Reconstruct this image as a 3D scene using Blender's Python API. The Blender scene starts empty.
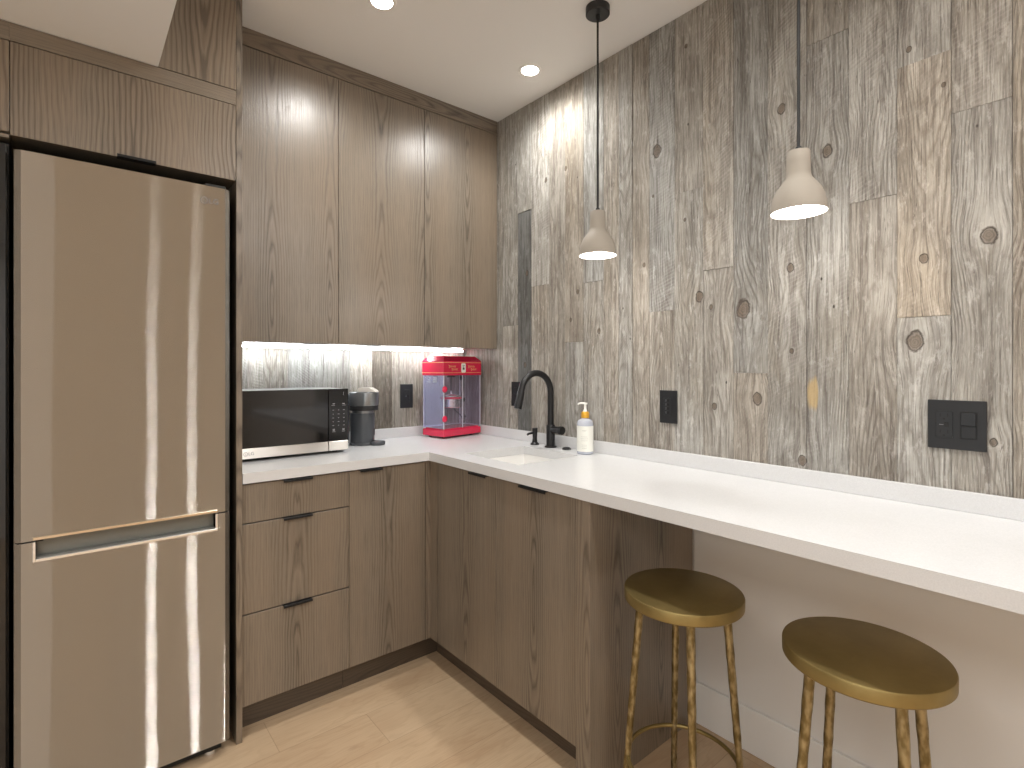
import bpy, bmesh, math, random
from mathutils import Vector, Matrix, Euler
random.seed(7)
S = bpy.context.scene
COL = S.collection
PI = math.pi

# ------------------------------------------------------------------ nodes
class NT:
    def __init__(self, name):
        self.m = bpy.data.materials.new(name); self.m.use_nodes = True
        self.t = self.m.node_tree; self.t.nodes.clear()
        self.out = self.t.nodes.new('ShaderNodeOutputMaterial')
    def n(self, kind, props=None, **ins):
        nd = self.t.nodes.new('ShaderNode' + kind)
        for k, v in (props or {}).items(): setattr(nd, k, v)
        for k, v in ins.items():
            key = int(k[1:]) if k[0] == 'i' and k[1:].isdigit() else k.replace('_', ' ')
            sk = nd.inputs[key]
            if isinstance(v, bpy.types.NodeSocket): self.t.links.new(v, sk)
            else: sk.default_value = v
        return nd
    def math(self, op, a, b=0.0, c=0.0, clamp=False):
        return self.n('Math', {'operation': op, 'use_clamp': clamp}, i0=a, i1=b, i2=c).outputs[0]
    def vm(self, op, a, b=(0, 0, 0)):
        nd = self.n('VectorMath', {'operation': op}, i0=a, i1=b)
        return nd.outputs[1] if op in ('LENGTH', 'DOT_PRODUCT') else nd.outputs[0]
    def xyz(self, v):
        return self.n('SeparateXYZ', i0=v).outputs
    def comb(self, x=0.0, y=0.0, z=0.0):
        return self.n('CombineXYZ', i0=x, i1=y, i2=z).outputs[0]
    def noise(self, vec, scale=1.0, detail=2.0, rough=.5, dist=0.0):
        return self.n('TexNoise', Vector=vec, Scale=scale, Detail=detail, Roughness=rough, Distortion=dist).outputs[0]
    def ramp(self, fac, stops, mode='LINEAR'):
        nd = self.n('ValToRGB', Fac=fac); cr = nd.color_ramp; cr.interpolation = mode
        while len(cr.elements) < len(stops): cr.elements.new(.5)
        for e, (p, c) in zip(cr.elements, stops):
            e.position = p; e.color = (c, c, c, 1) if isinstance(c, (int, float)) else (*c, 1)
        return nd.outputs[0]
    def mix(self, f, a, b, blend='MIX'):
        nd = self.t.nodes.new('ShaderNodeMix'); nd.data_type = 'RGBA'; nd.blend_type = blend
        for sk, v in ((nd.inputs[0], f), (nd.inputs[6], a), (nd.inputs[7], b)):
            if isinstance(v, bpy.types.NodeSocket): self.t.links.new(v, sk)
            else: sk.default_value = (*v, 1) if isinstance(v, tuple) and len(v) == 3 else v
        return nd.outputs[2]
    def mr(self, v, a, b, c, d):
        return self.n('MapRange', Value=v, From_Min=a, From_Max=b, To_Min=c, To_Max=d).outputs[0]
    def bump(self, h, strength=.3, dist=.001):
        return self.n('Bump', Height=h, Strength=strength, Distance=dist).outputs[0]
    def bsdf(self, **k):
        b = self.n('BsdfPrincipled', **k)
        self.t.links.new(b.outputs[0], self.out.inputs[0]); return b

def simple(name, col, rough=.5, metal=0.0, spec=.5, noise=0.0, bump=0.0, bscale=200, **k):
    t = NT(name)
    obj = t.n('TexCoord').outputs['Object']
    c = (*col, 1)
    if noise:
        f = t.noise(obj, 6, 4)
        c = t.mix(t.mr(f, .3, .7, 0, 1), tuple(x * (1 - noise) for x in col), tuple(min(1, x * (1 + noise)) for x in col))
    kw = dict(Base_Color=c, Roughness=rough, Metallic=metal, Specular_IOR_Level=spec); kw.update(k)
    if bump: kw['Normal'] = t.bump(t.noise(obj, bscale, 3), bump, .0006)
    t.bsdf(**kw); return t.m

def emissive(name, col, strength):
    t = NT(name)
    e = t.n('Emission', Color=(*col, 1), Strength=strength)
    t.t.links.new(e.outputs[0], t.out.inputs[0]); return t.m

M = {}
M['paint'] = simple('warm_white_paint', (.70, .675, .645), .6, bump=.08, bscale=160)
M['paint_tan'] = simple('tan_paint', (.60, .54, .47), .6, bump=.08)
M['ceiling_paint'] = simple('ceiling_paint', (.84, .84, .835), .7)
M['trim_white'] = simple('white_trim_paint', (.76, .745, .72), .4)
M['black_metal'] = simple('matte_black_metal', (.013, .013, .014), .38, .3, noise=.1)
M['black_plastic'] = simple('black_plastic', (.014, .014, .015), .45)
M['slot_black'] = simple('recess_black', (.003, .003, .003), .6)
M['plate_black'] = simple('satin_black_plate', (.010, .0105, .012), .42)
M['plate_grey'] = simple('charcoal_insert', (.012, .013, .015), .35)
M['silver_print'] = simple('light_print', (.45, .45, .45), .4)
M['dim_print'] = simple('dim_print', (.22, .22, .23), .4)
M['black_glass'] = simple('black_glass', (.006, .006, .007), .06, spec=.7)
M['fridge_case'] = simple('dark_fridge_case', (.012, .012, .011), .45)
M['chrome'] = simple('chrome', (.9, .9, .9), .22, .85)
M['clay'] = simple('clay_shade', (.30, .265, .222), .7, bump=.15, bscale=300)
M['shade_inner'] = simple('white_shade_lining', (.85, .83, .80), .6)
M['cord_black'] = simple('black_cord', (.012, .012, .012), .7)
M['bulb'] = emissive('bulb_glow', (1, .95, .88), 22)
M['led'] = emissive('led_glow', (.93, .97, 1), 27)
M['lens'] = emissive('downlight_lens', (1, .96, .9), 30)
M['lens_trim'] = simple('downlight_trim', (.85, .84, .82), .5)
M['red'] = simple('red_enamel', (.58, .010, .055), .22, noise=.05, Coat_Weight=.4)
M['gold_print'] = simple('gold_print', (.75, .42, .16), .45)
M['kettle_steel'] = simple('kettle_steel', (.66, .63, .6), .24, 1.0)
M['dark_wire'] = simple('dark_wire', (.03, .028, .03), .5)
M['pump_white'] = simple('white_plastic', (.85, .84, .80), .35)
M['gold_collar'] = simple('golden_collar', (.72, .38, .04), .3, .25)
M['label_paper'] = simple('cream_label', (.80, .80, .74), .55)
M['label_ink'] = simple('label_ink', (.45, .45, .42), .55)
M['tray_grey'] = simple('machine_grey', (.055, .06, .068), .35)
M['machine_metal'] = simple('machine_titanium', (.26, .27, .28), .3, .85)
M['lever_silver'] = simple('lever_silver', (.78, .74, .68), .3, .4)
M['tank'] = simple('smoky_tank', (.06, .08, .11), .12, spec=.7)
M['ceramic'] = simple('white_sink', (.85, .84, .82), .15)

def glassy(name, col, rough=.02, alpha=.3):
    t = NT(name)
    tr = t.n('BsdfTransparent', Color=(*col, 1)); gl = t.n('BsdfGlossy', Color=(1, 1, 1, 1), Roughness=rough)
    df = t.n('BsdfDiffuse', Color=(*col, 1))
    fr0 = t.n('Fresnel', IOR=1.45); bk = t.n('NewGeometry').outputs['Backfacing']
    fr = t.n('Math', {'operation': 'MULTIPLY'}, i0=fr0.outputs[0], i1=t.math('SUBTRACT', 1, bk))
    a = t.n('MixShader', Fac=alpha); t.t.links.new(tr.outputs[0], a.inputs[1]); t.t.links.new(df.outputs[0], a.inputs[2])
    b = t.n('MixShader', Fac=fr.outputs[0]); t.t.links.new(a.outputs[0], b.inputs[1]); t.t.links.new(gl.outputs[0], b.inputs[2])
    t.t.links.new(b.outputs[0], t.out.inputs[0]); return t.m
M['acrylic'] = glassy('violet_tinted_acrylic', (.93, .91, .97), .03, .03)
M['acrylic_side'] = glassy('blue_tinted_acrylic', (.76, .78, .95), .03, .16)
M['bottle_clear'] = glassy('clear_bottle', (.80, .84, .93), .05, .5)

def oak(name, light, dark, period=.23, rough=.28, scale=1.0, bold=1.0):
    """veneer: UV.x runs across the grain (metres), UV.y along it"""
    t = NT(name)
    uv = t.n('TexCoord').outputs['UV']
    x, y, _ = t.xyz(uv)
    rnd = t.n('ObjectInfo').outputs['Random']
    yy = t.math('ADD', y, t.math('MULTIPLY', rnd, 7.0))
    wob = t.noise(t.comb(t.math('MULTIPLY', x, 4), t.math('MULTIPLY', yy, 1.3), 0), 1, 3, .55)
    wob2 = t.noise(t.comb(t.math('MULTIPLY', x, 26), t.math('MULTIPLY', yy, 5), 3), 1, 3, .6)
    p = t.math('PINGPONG', t.math('ADD', x, period * .5), period * .5)     # 0 at flame centres' edges
    w = t.math('SUBTRACT', p, period * .5)
    w = t.math('ADD', w, t.math('MULTIPLY', t.math('SUBTRACT', wob, .5), .05 * bold ** 2))
    # distance to a growth axis that leans slowly away: cathedral arches
    d = t.math('ADD', t.math('MULTIPLY', t.math('SINE', t.math('MULTIPLY', yy, 2.1)), .045), .012)
    d = t.math('ADD', d, t.math('MULTIPLY', t.math('SUBTRACT', wob2, .5), .012))
    r = t.math('SQRT', t.math('ADD', t.math('MULTIPLY', w, w), t.math('MULTIPLY', d, d)))
    ring = t.math('FRACT', t.math('MULTIPLY', r, 110.0 * scale))
    line = t.ramp(ring, [(0, .12), (.2, .75), (.62, 1), (1, .0)])
    flame = t.mr(t.math('ABSOLUTE', w), 0, period * .42, 1, .25 * bold)
    fine = t.noise(t.comb(t.math('MULTIPLY', x, 620), t.math('MULTIPLY', yy, 9), 0), 1, 3, .65)
    pores = t.ramp(fine, [(.3, 0), (.5, .8), (.75, 1)])
    streak = t.noise(t.comb(t.math('MULTIPLY', x, 55), t.math('MULTIPLY', yy, .8), 5), 1, 3, .6)
    big = t.noise(t.comb(t.math('MULTIPLY', x, 5), t.math('MULTIPLY', yy, .9), 9), 1, 2, .5)
    f = t.math('MULTIPLY', t.math('SUBTRACT', 1, line), t.math('MULTIPLY', flame, .85 * bold))
    f = t.math('ADD', f, t.math('MULTIPLY', t.math('SUBTRACT', 1, pores), .6))
    f = t.math('ADD', f, t.math('MULTIPLY', t.math('SUBTRACT', streak, .5), .55), clamp=True)
    c = t.mix(f, light, dark)
    c = t.mix(t.mr(big, .35, .65, 0, .35), c, tuple(v * k for v, k in zip(light, (1.05, .92, .8))))
    h = t.math('SUBTRACT', t.math('ADD', t.math('MULTIPLY', pores, .6), t.math('MULTIPLY', line, .4)), 0)
    t.bsdf(Base_Color=c, Roughness=t.mr(f, 0, 1, rough, rough + .13), Specular_IOR_Level=.8, Normal=t.bump(h, .35, .0007))
    return t.m
M['oak'] = oak('grey_stained_oak', (.225, .185, .142), (.058, .045, .033))
M['oak_wide'] = oak('grey_stained_oak_bold', (.25, .20, .148), (.075, .056, .038), period=.29, scale=.7, bold=1.35)
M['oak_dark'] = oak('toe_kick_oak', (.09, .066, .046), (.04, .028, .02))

def floor_mat():
    t = NT('light_oak_floor')
    x, y, _ = t.xyz(t.n('TexCoord').outputs['Object'])
    W = .19
    row = t.math('FLOOR', t.math('DIVIDE', t.math('ADD', y, .055), W))
    fy = t.math('FRACT', t.math('DIVIDE', t.math('ADD', y, .055), W))
    off = t.n('TexWhiteNoise', {'noise_dimensions': '1D'}, W=row).outputs[0]
    xs = t.math('DIVIDE', t.math('ADD', x, t.math('MULTIPLY', off, 1.7)), 1.7)
    colm = t.math('FLOOR', xs); fx = t.math('FRACT', xs)
    rid = t.n('TexWhiteNoise', {'noise_dimensions': '2D'}, Vector=t.comb(row, colm)).outputs[0]
    xx = t.math('ADD', x, t.math('MULTIPLY', rid, 13))
    yy = t.math('ADD', y, t.math('MULTIPLY', rid, 5))
    wob = t.noise(t.comb(t.math('MULTIPLY', xx, 2.2), t.math('MULTIPLY', yy, 9), 0), 1, 3, .55)
    rr = t.math('FRACT', t.math('ADD', t.math('MULTIPLY', wob, 9), t.math('MULTIPLY', yy, 6)))
    ring = t.ramp(rr, [(0, 0), (.25, .8), (.8, 1), (1, 0)])
    fine = t.noise(t.comb(t.math('MULTIPLY', xx, 9), t.math('MULTIPLY', yy, 260), 0), 1, 3, .6)
    patch = t.noise(t.comb(t.math('MULTIPLY', xx, 1.5), t.math('MULTIPLY', yy, 5), 4), 1, 3, .5)
    c = t.mix(t.mr(patch, .3, .7, 0, 1), (.45, .305, .185), (.60, .45, .295))
    c = t.mix(t.math('MULTIPLY', t.math('SUBTRACT', 1, ring), .22), c, (.30, .18, .095))
    c = t.mix(t.mr(fine, .55, .25, 0, .3), c, (.29, .18, .1))
    c = t.mix(t.math('MULTIPLY', rid, .3), c, (.60, .46, .31))
    vo = t.n('TexVoronoi', {'feature': 'F1'}, Vector=t.comb(t.math('MULTIPLY', xx, 2.6), t.math('MULTIPLY', yy, 5.5), 0), Scale=1.0, Randomness=1.0)
    c = t.mix(t.mr(vo.outputs[0], .03, .11, .75, 0), c, (.16, .08, .04))
    gy = t.math('MINIMUM', fy, t.math('SUBTRACT', 1, fy)); gx = t.math('MINIMUM', fx, t.math('SUBTRACT', 1, fx))
    seam = t.math('MINIMUM', t.mr(gy, 0, .007, 0, 1), t.mr(gx, 0, .0009, 0, 1))
    c = t.mix(t.math('SUBTRACT', .55, t.math('MULTIPLY', seam, .55), clamp=True), c, (.16, .1, .055))
    t.bsdf(Base_Color=c, Roughness=.42, Normal=t.bump(t.math('ADD', seam, t.math('MULTIPLY', fine, .15)), .25, .001))
    return t.m
M['floor'] = floor_mat()

def quartz():
    t = NT('white_quartz')
    o = t.n('TexCoord').outputs['Object']
    f = t.noise(o, 320, 2, .6); g = t.noise(o, 2.2, 4, .6, 1.2)
    c = t.mix(t.mr(f, .3, .7, 0, 1), (.60, .60, .605), (.66, .66, .665))
    c = t.mix(t.mr(g, .45, .62, 0, .12), c, (.52, .52, .515))
    t.bsdf(Base_Color=c, Roughness=.24, Specular_IOR_Level=.5)
    return t.m
M['quartz'] = quartz()

def steel(name='brushed_steel', col=(.77, .735, .68), rough=.245, an=1.0, along=(1, 0, 0)):
    """brushed across: anisotropic so that lamps pull into tall streaks"""
    t = NT(name)
    o = t.n('TexCoord').outputs['Object']
    x, y, z = t.xyz(o)
    s = t.noise(t.comb(t.math('MULTIPLY', x, 6), 0, t.math('MULTIPLY', z, 1400)), 1, 2, .6)
    wav = t.noise(t.comb(t.math('MULTIPLY', x, 5), 0, t.math('MULTIPLY', z, 1.2)), 1, 1, .5)
    h = t.math('ADD', t.math('MULTIPLY', wav, 2.4), t.math('MULTIPLY', s, .01))
    g = t.n('BsdfAnisotropic', {'distribution': 'GGX'}, Color=(*col, 1), Roughness=rough, Anisotropy=an, Tangent=t.comb(*along), Normal=t.bump(h, .2, .0012))
    t.t.links.new(g.outputs[0], t.out.inputs[0]); return t.m
M['steel'] = steel()
M['steel_band'] = steel('microwave_steel', (.66, .63, .59), .3, .8)

def brass(name, hammered):
    t = NT(name)
    o = t.n('TexCoord').outputs['Object']
    x, y, z = t.xyz(o)
    f = t.noise(o, 9, 4, .6)
    c = t.mix(t.mr(f, .3, .7, 0, 1), (.25, .185, .070), (.33, .25, .10))
    kw = {}
    if hammered:
        tw = t.noise(t.comb(t.math('MULTIPLY', x, 60), t.math('MULTIPLY', y, 60), t.math('MULTIPLY', z, 30)), 1, 2, .5)
        c = t.mix(t.mr(tw, .4, .62, 0, 1), (.20, .15, .065), (.42, .34, .19))
        kw['Normal'] = t.bump(tw, .8, .004)
    t.bsdf(Base_Color=c, Metallic=.85 if hammered else .78, Roughness=.42, **kw)
    return t.m
M['brass'] = brass('satin_brass', False)
M['brass_rough'] = brass('hammered_brass', True)

KNOTS = [(1.212, 2.105, .021, 0), (.873, 1.47, .026, 1), (.748, 2.091, .014, 0), (.617, 1.917, .016, 0), (.255, 1.598, .018, 0),
         (.385, 1.56, .012, 0), (.404, 1.342, .022, 2), (.721, 1.585, .012, 0), (1.033, 1.527, .016, 0), (1.091, 1.815, .006, 2),
         (.825, 1.173, .017, 0), (.976, 1.139, .01, 0), (.686, .989, .013, 0), (.717, 1.326, .007, 0), (1.272, 1.677, .007, 2),
         (.989, 1.487, .007, 0), (1.23, 1.937, .005, 2), (1.087, 2.449, .006, 2), (1.968, 1.742, .011, 2), (1.983, 1.289, .011, 2),
         (1.668, 1.49, .008, 2), (1.625, 1.611, .009, 0), (1.503, 1.431, .01, 0), (1.832, 2.164, .010, 0), (.417, 2.127, .007, 2),
         (.343, 2.0, .005, 2), (.247, 1.092, .009, 0), (1.70, 2.18, .009, 0)]

def barnwood():
    """weathered boards: attribute seed = per-board offset + centre, tone = the board's own colour"""
    t = NT('reclaimed_barn_wood')
    o = t.n('TexCoord').outputs['Object']
    x, y, z = t.xyz(o)
    a0 = t.math('ADD', x, y)
    tone = t.n('Attribute', {'attribute_name': 'tone'}).outputs['Color']
    sd = t.n('Attribute', {'attribute_name': 'seed'})
    sx, sy, sz = t.xyz(sd.outputs['Vector'])
    saw_amt = t.n('Attribute', {'attribute_name': 'saw'}).outputs['Fac']
    # knots on the long wall (x there is about 1.72)
    kd = None; kcol = None; push = None
    for (ky, kz, kr, kk) in KNOTS:
        dv = t.vm('MULTIPLY', t.vm('SUBTRACT', o, (1.724, ky, kz)), (0.2 / kr, 1 / kr, .72 / kr))
        l = t.vm('LENGTH', dv)
        kd = l if kd is None else t.math('MINIMUM', kd, l)
        if kk != 2 or kr > .015:
            g = t.math('EXPONENT', t.math('MULTIPLY', t.math('MULTIPLY', l, l), -.10))
            pp = t.math('MULTIPLY', t.math('MULTIPLY', t.math('SUBTRACT', y, ky), g), -.62)
            push = pp if push is None else t.math('ADD', push, pp)
    kn = t.noise(o, 42, 3, .6)
    kd = t.math('ADD', t.math('MULTIPLY', kd, 1.25), t.math('MULTIPLY', t.math('SUBTRACT', kn, .5), 1.1))
    a = t.math('ADD', a0, push)
    an = t.math('ADD', a, t.math('MULTIPLY', sx, 17.0)); ln = t.math('ADD', z, t.math('MULTIPLY', sy, 23.0))
    wob = t.noise(t.comb(t.math('MULTIPLY', an, 5), t.math('MULTIPLY', ln, 1.6), 0), 1, 3, .6)
    wobf = t.noise(t.comb(t.math('MULTIPLY', an, 28), t.math('MULTIPLY', ln, 6), 1), 1, 3, .6)
    w = t.math('ADD', t.math('SUBTRACT', a, sz), t.math('MULTIPLY', t.math('SUBTRACT', wob, .5), .09))
    d = t.math('ADD', t.math('MULTIPLY', t.math('SINE', t.math('MULTIPLY', ln, 2.4)), .05), .02)
    d = t.math('ADD', d, t.math('MULTIPLY', t.math('SUBTRACT', wobf, .5), .012))
    r = t.math('SQRT', t.math('ADD', t.math('MULTIPLY', w, w), t.math('MULTIPLY', d, d)))
    ring = t.ramp(t.math('FRACT', t.math('MULTIPLY', r, 118)), [(0, 0), (.22, .7), (.7, 1), (1, 0)])
    ringmask = t.ramp(t.noise(t.comb(t.math('MULTIPLY', an, 6), t.math('MULTIPLY', ln, 1.7), 7), 1, 2), [(.36, .1), (.6, 1)])
    fine = t.noise(t.comb(t.math('MULTIPLY', an, 330), t.math('MULTIPLY', ln, 7), 2), 1, 4, .7)
    mid = t.noise(t.comb(t.math('MULTIPLY', an, 75), t.math('MULTIPLY', ln, 2.0), 3), 1, 4, .65)
    blot = t.noise(t.comb(t.math('MULTIPLY', an, 11), t.math('MULTIPLY', ln, 3.2), 4), 1, 5, .65, .6)
    big = t.noise(t.comb(t.math('MULTIPLY', an, 4), t.math('MULTIPLY', ln, 1.1), 6), 1, 3, .5)
    fleck = t.noise(t.comb(t.math('MULTIPLY', an, 300), t.math('MULTIPLY', ln, 24), 8), 1, 3, .6)
    # diagonal saw strokes
    sw = t.n('TexWave', {'wave_type': 'BANDS', 'bands_direction': 'Y'},
             Vector=t.comb(0, t.math('ADD', t.math('MULTIPLY', ln, 1), t.math('MULTIPLY', an, t.math('ADD', .25, t.math('MULTIPLY', sy, .9)))), 0),
             Scale=24.0, Distortion=3.0, Detail=3.0, Detail_Scale=2.5).outputs['Fac']
    sawm = t.math('MULTIPLY', t.ramp(t.noise(t.comb(t.math('MULTIPLY', an, 14), t.math('MULTIPLY', ln, 5), 9), 1, 3), [(.42, 0), (.62, 1)]), saw_amt)
    c = t.mix(t.mr(blot, .32, .68, .0, 1), (.27, .258, .232), (.54, .532, .50))
    c = t.mix(t.mr(big, .52, .68, 0, .45), c, (.36, .315, .245))
    c = t.mix(t.math('MULTIPLY', t.math('MULTIPLY', t.math('SUBTRACT', 1, ring), ringmask), .7), c, (.185, .165, .135))
    c = t.mix(t.mr(mid, .52, .34, 0, .7), c, (.15, .13, .115))
    c = t.mix(t.mr(mid, .58, .75, 0, .5), c, (.60, .575, .545))
    c = t.mix(t.mr(fine, .5, .33, 0, .85), c, (.12, .105, .092))
    c = t.mix(t.mr(fleck, .57, .72, 0, .45), c, (.66, .64, .61))
    c = t.mix(t.math('MULTIPLY', t.mr(sw, .45, 1, 0, .15), sawm), c, (.62, .60, .57))
    wash = t.noise(t.comb(t.math('MULTIPLY', an, 34), t.math('MULTIPLY', ln, 13), 15), 1, 5, .7)
    c = t.mix(t.mr(wash, .56, .66, 0, .4), c, (.64, .63, .61))
    c = t.mix(t.mr(wash, .42, .33, 0, .35), c, (.15, .135, .12))
    c = t.mix(1.0, c, tone, 'MULTIPLY')
    crk = t.noise(t.comb(t.math('MULTIPLY', an, 48), t.math('MULTIPLY', ln, 1.5), 12), 1, 3, .6)
    crk = t.mr(t.math('ABSOLUTE', t.math('SUBTRACT', crk, .42)), 0, .007, 1, 0)
    c = t.mix(t.math('MULTIPLY', crk, .7), c, (.07, .058, .05))
    # old yellow scar and knots
    kring = t.ramp(t.math('FRACT', t.math('MULTIPLY', kd, 3.2)), [(0, .35), (.5, 1), (1, .35)])
    kc = t.mix(kring, (.045, .032, .022), (.17, .125, .09))
    c = t.mix(t.mr(kd, .7, 1.2, .8, 0), c, kc)
    rim = t.math('MULTIPLY', t.mr(kd, .8, 1.0, 0, 1), t.mr(kd, 1.25, 1.0, 0, 1), clamp=True)
    c = t.mix(t.math('MULTIPLY', rim, .9), c, (.06, .045, .035))
    scar = t.vm('LENGTH', t.vm('MULTIPLY', t.vm('SUBTRACT', o, (1.724, .655, 1.195)), (8, 65, 18)))
    c = t.mix(t.mr(t.math('ADD', scar, t.math('MULTIPLY', t.math('SUBTRACT', mid, .5), 1.2)), .75, 1.05, .85, 0), c, (.55, .40, .20))
    # nail holes
    vo = t.n('TexVoronoi', {'feature': 'F1'}, Vector=t.comb(t.math('MULTIPLY', a0, 9.0), t.math('MULTIPLY', z, 5.0), 0), Scale=1.0).outputs[0]
    c = t.mix(t.mr(vo, .018, .032, .9, 0), c, (.03, .022, .018))
    h = t.math('ADD', t.math('MULTIPLY', fine, .5), t.math('MULTIPLY', t.math('MULTIPLY', ring, ringmask), .35))
    h = t.math('ADD', h, t.math('MULTIPLY', mid, .6))
    h = t.math('ADD', h, t.math('MULTIPLY', fleck, .35))
    h = t.math('ADD', h, t.math('MULTIPLY', t.math('MULTIPLY', sw, sawm), .22))
    h = t.math('ADD', h, t.mr(kd, .9, 1.2, -.4, 0))
    t.bsdf(Base_Color=c, Roughness=.72, Specular_IOR_Level=.3, Normal=t.bump(h, .9, .008))
    return t.m
M['barn'] = barnwood()

# ------------------------------------------------------------------ mesh builders
class MB:
    def __init__(self): self.b = bmesh.new()
    def box(self, x0, x1, y0, y1, z0, z1, bev=0.0, seg=1):
        if x1 < x0: x0, x1 = x1, x0
        if y1 < y0: y0, y1 = y1, y0
        if z1 < z0: z0, z1 = z1, z0
        t = bmesh.new()
        bmesh.ops.create_cube(t, size=1)
        for v in t.verts:
            v.co = Vector(((x0 + x1) / 2 + v.co.x * (x1 - x0), (y0 + y1) / 2 + v.co.y * (y1 - y0), (z0 + z1) / 2 + v.co.z * (z1 - z0)))
        if bev: bmesh.ops.bevel(t, geom=list(t.edges), offset=bev, segments=seg, affect='EDGES', profile=.5)
        self._add(t); return self
    def _add(self, t, mat=None):
        if mat is not None: bmesh.ops.transform(t, matrix=mat, verts=t.verts)
        me = bpy.data.meshes.new('tmp'); t.to_mesh(me); t.free(); self.b.from_mesh(me); bpy.data.meshes.remove(me)
    def lathe(self, prof, cx=0, cy=0, seg=40, sx=1, sy=1):
        vs = self.b.verts; rows = []
        for r, z in prof:
            if r < 1e-6: rows.append([vs.new((cx, cy, z))])
            else: rows.append([vs.new((cx + r * sx * math.cos(2 * PI * k / seg), cy + r * sy * math.sin(2 * PI * k / seg), z)) for k in range(seg)])
        for A, B in zip(rows, rows[1:]):
            for k in range(seg):
                k2 = (k + 1) % seg
                if len(A) == 1 and len(B) == 1: continue
                if len(A) == 1: self.b.faces.new((A[0], B[k2], B[k]))
                elif len(B) == 1: self.b.faces.new((A[k], A[k2], B[0]))
                else: self.b.faces.new((A[k], A[k2], B[k2], B[k]))
        return self
    def tube(self, pts, rad, seg=12, closed=False):
        pts = [Vector(p) for p in pts]; n = len(pts)
        rads = rad if isinstance(rad, (list, tuple)) else [rad] * n
        rows = []; up = None
        for i, p in enumerate(pts):
            if closed: d = (pts[(i + 1) % n] - pts[i - 1]).normalized()
            else: d = (pts[min(i + 1, n - 1)] - pts[max(i - 1, 0)]).normalized()
            if up is None:
                up = Vector((0, 0, 1)) if abs(d.z) < .9 else Vector((1, 0, 0))
            s = d.cross(up).normalized(); up = s.cross(d).normalized()
            rows.append([self.b.verts.new(p + rads[i] * (math.cos(2 * PI * k / seg) * s + math.sin(2 * PI * k / seg) * up)) for k in range(seg)])
        rng = range(n) if closed else range(n - 1)
        for i in rng:
            A, B = rows[i], rows[(i + 1) % n]
            for k in range(seg): self.b.faces.new((A[k], A[(k + 1) % seg], B[(k + 1) % seg], B[k]))
        if not closed:
            self.b.faces.new(rows[0][::-1]); self.b.faces.new(rows[-1])
        return self
    def cyl(self, p0, p1, r, seg=24): return self.tube([p0, p1], r, seg)
    def prism(self, poly, z0, z1, bev=0.0, seg=2):
        t = bmesh.new()
        lo = [t.verts.new((x, y, z0)) for x, y in poly]; hi = [t.verts.new((x, y, z1)) for x, y in poly]
        t.faces.new(lo[::-1]); t.faces.new(hi); n = len(poly)
        for i in range(n): t.faces.new((lo[i], lo[(i + 1) % n], hi[(i + 1) % n], hi[i]))
        if bev:
            ed = [e for e in t.edges if abs(e.verts[0].co.z - e.verts[1].co.z) < 1e-6]
            bmesh.ops.bevel(t, geom=ed, offset=bev, segments=seg, affect='EDGES', profile=.5)
        self._add(t); return self
    def cells(self, xs, ys, inside, z0, z1):
        """slab over grid cells for which inside(cx, cy) is true, closed sides, shared corners"""
        V = {}
        def v(i, j, k):
            if (i, j, k) not in V: V[(i, j, k)] = self.b.verts.new((xs[i], ys[j], z1 if k else z0))
            return V[(i, j, k)]
        ok = {(i, j): inside((xs[i] + xs[i + 1]) / 2, (ys[j] + ys[j + 1]) / 2) for i in range(len(xs) - 1) for j in range(len(ys) - 1)}
        for (i, j), o in ok.items():
            if not o: continue
            self.b.faces.new((v(i, j, 1), v(i + 1, j, 1), v(i + 1, j + 1, 1), v(i, j + 1, 1)))
            self.b.faces.new((v(i, j, 0), v(i, j + 1, 0), v(i + 1, j + 1, 0), v(i + 1, j, 0)))
            if not ok.get((i - 1, j)): self.b.faces.new((v(i, j, 0), v(i, j, 1), v(i, j + 1, 1), v(i, j + 1, 0)))
            if not ok.get((i + 1, j)): self.b.faces.new((v(i + 1, j, 0), v(i + 1, j + 1, 0), v(i + 1, j + 1, 1), v(i + 1, j, 1)))
            if not ok.get((i, j - 1)): self.b.faces.new((v(i, j, 0), v(i + 1, j, 0), v(i + 1, j, 1), v(i, j, 1)))
            if not ok.get((i, j + 1)): self.b.faces.new((v(i, j + 1, 0), v(i, j + 1, 1), v(i + 1, j + 1, 1), v(i + 1, j + 1, 0)))
        return self
    def build(self, name, mat, parent=None, grain='z', off=0.0, smooth=None, local=False):
        b = self.b
        if isinstance(mat, str): mat = M[mat]
        bmesh.ops.recalc_face_normals(b, faces=list(b.faces))
        uv = b.loops.layers.uv.new('UVMap')
        gi = 'xyz'.index(grain)
        for f in b.faces:
            f.smooth = smooth is not None
            nrm = f.normal; rest = [i for i in range(3) if i != gi]
            ax = rest[0] if abs(nrm[rest[0]]) < abs(nrm[rest[1]]) else rest[1]
            for l in f.loops: l[uv].uv = (l.vert.co[ax] - off, l.vert.co[gi])
        me = bpy.data.meshes.new(name)
        if parent is not None and not local:
            inv = WM[parent.name].inverted()
            bmesh.ops.transform(b, matrix=inv, verts=b.verts)
        b.to_mesh(me); b.free()
        me.materials.append(mat)
        if smooth is not None: me.set_sharp_from_angle(angle=math.radians(smooth))
        o = bpy.data.objects.new(name, me); COL.objects.link(o)
        if parent is not None: o.parent = parent
        WM[o.name] = WM[parent.name].copy() if parent is not None else Matrix.Identity(4)
        return o
WM = {}

def thing(name, label, cat, loc=(0, 0, 0), rotz=0.0, group=None):
    o = bpy.data.objects.new(name, None); COL.objects.link(o)
    o.location = loc; o.rotation_euler = (0, 0, rotz); o.empty_display_size = .05
    o['label'] = label; o['category'] = cat
    if group: o['group'] = group
    WM[o.name] = Matrix.LocRotScale(Vector(loc), Euler((0, 0, rotz)), None)
    return o
def struct(o): o['kind'] = 'structure'; return o

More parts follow.
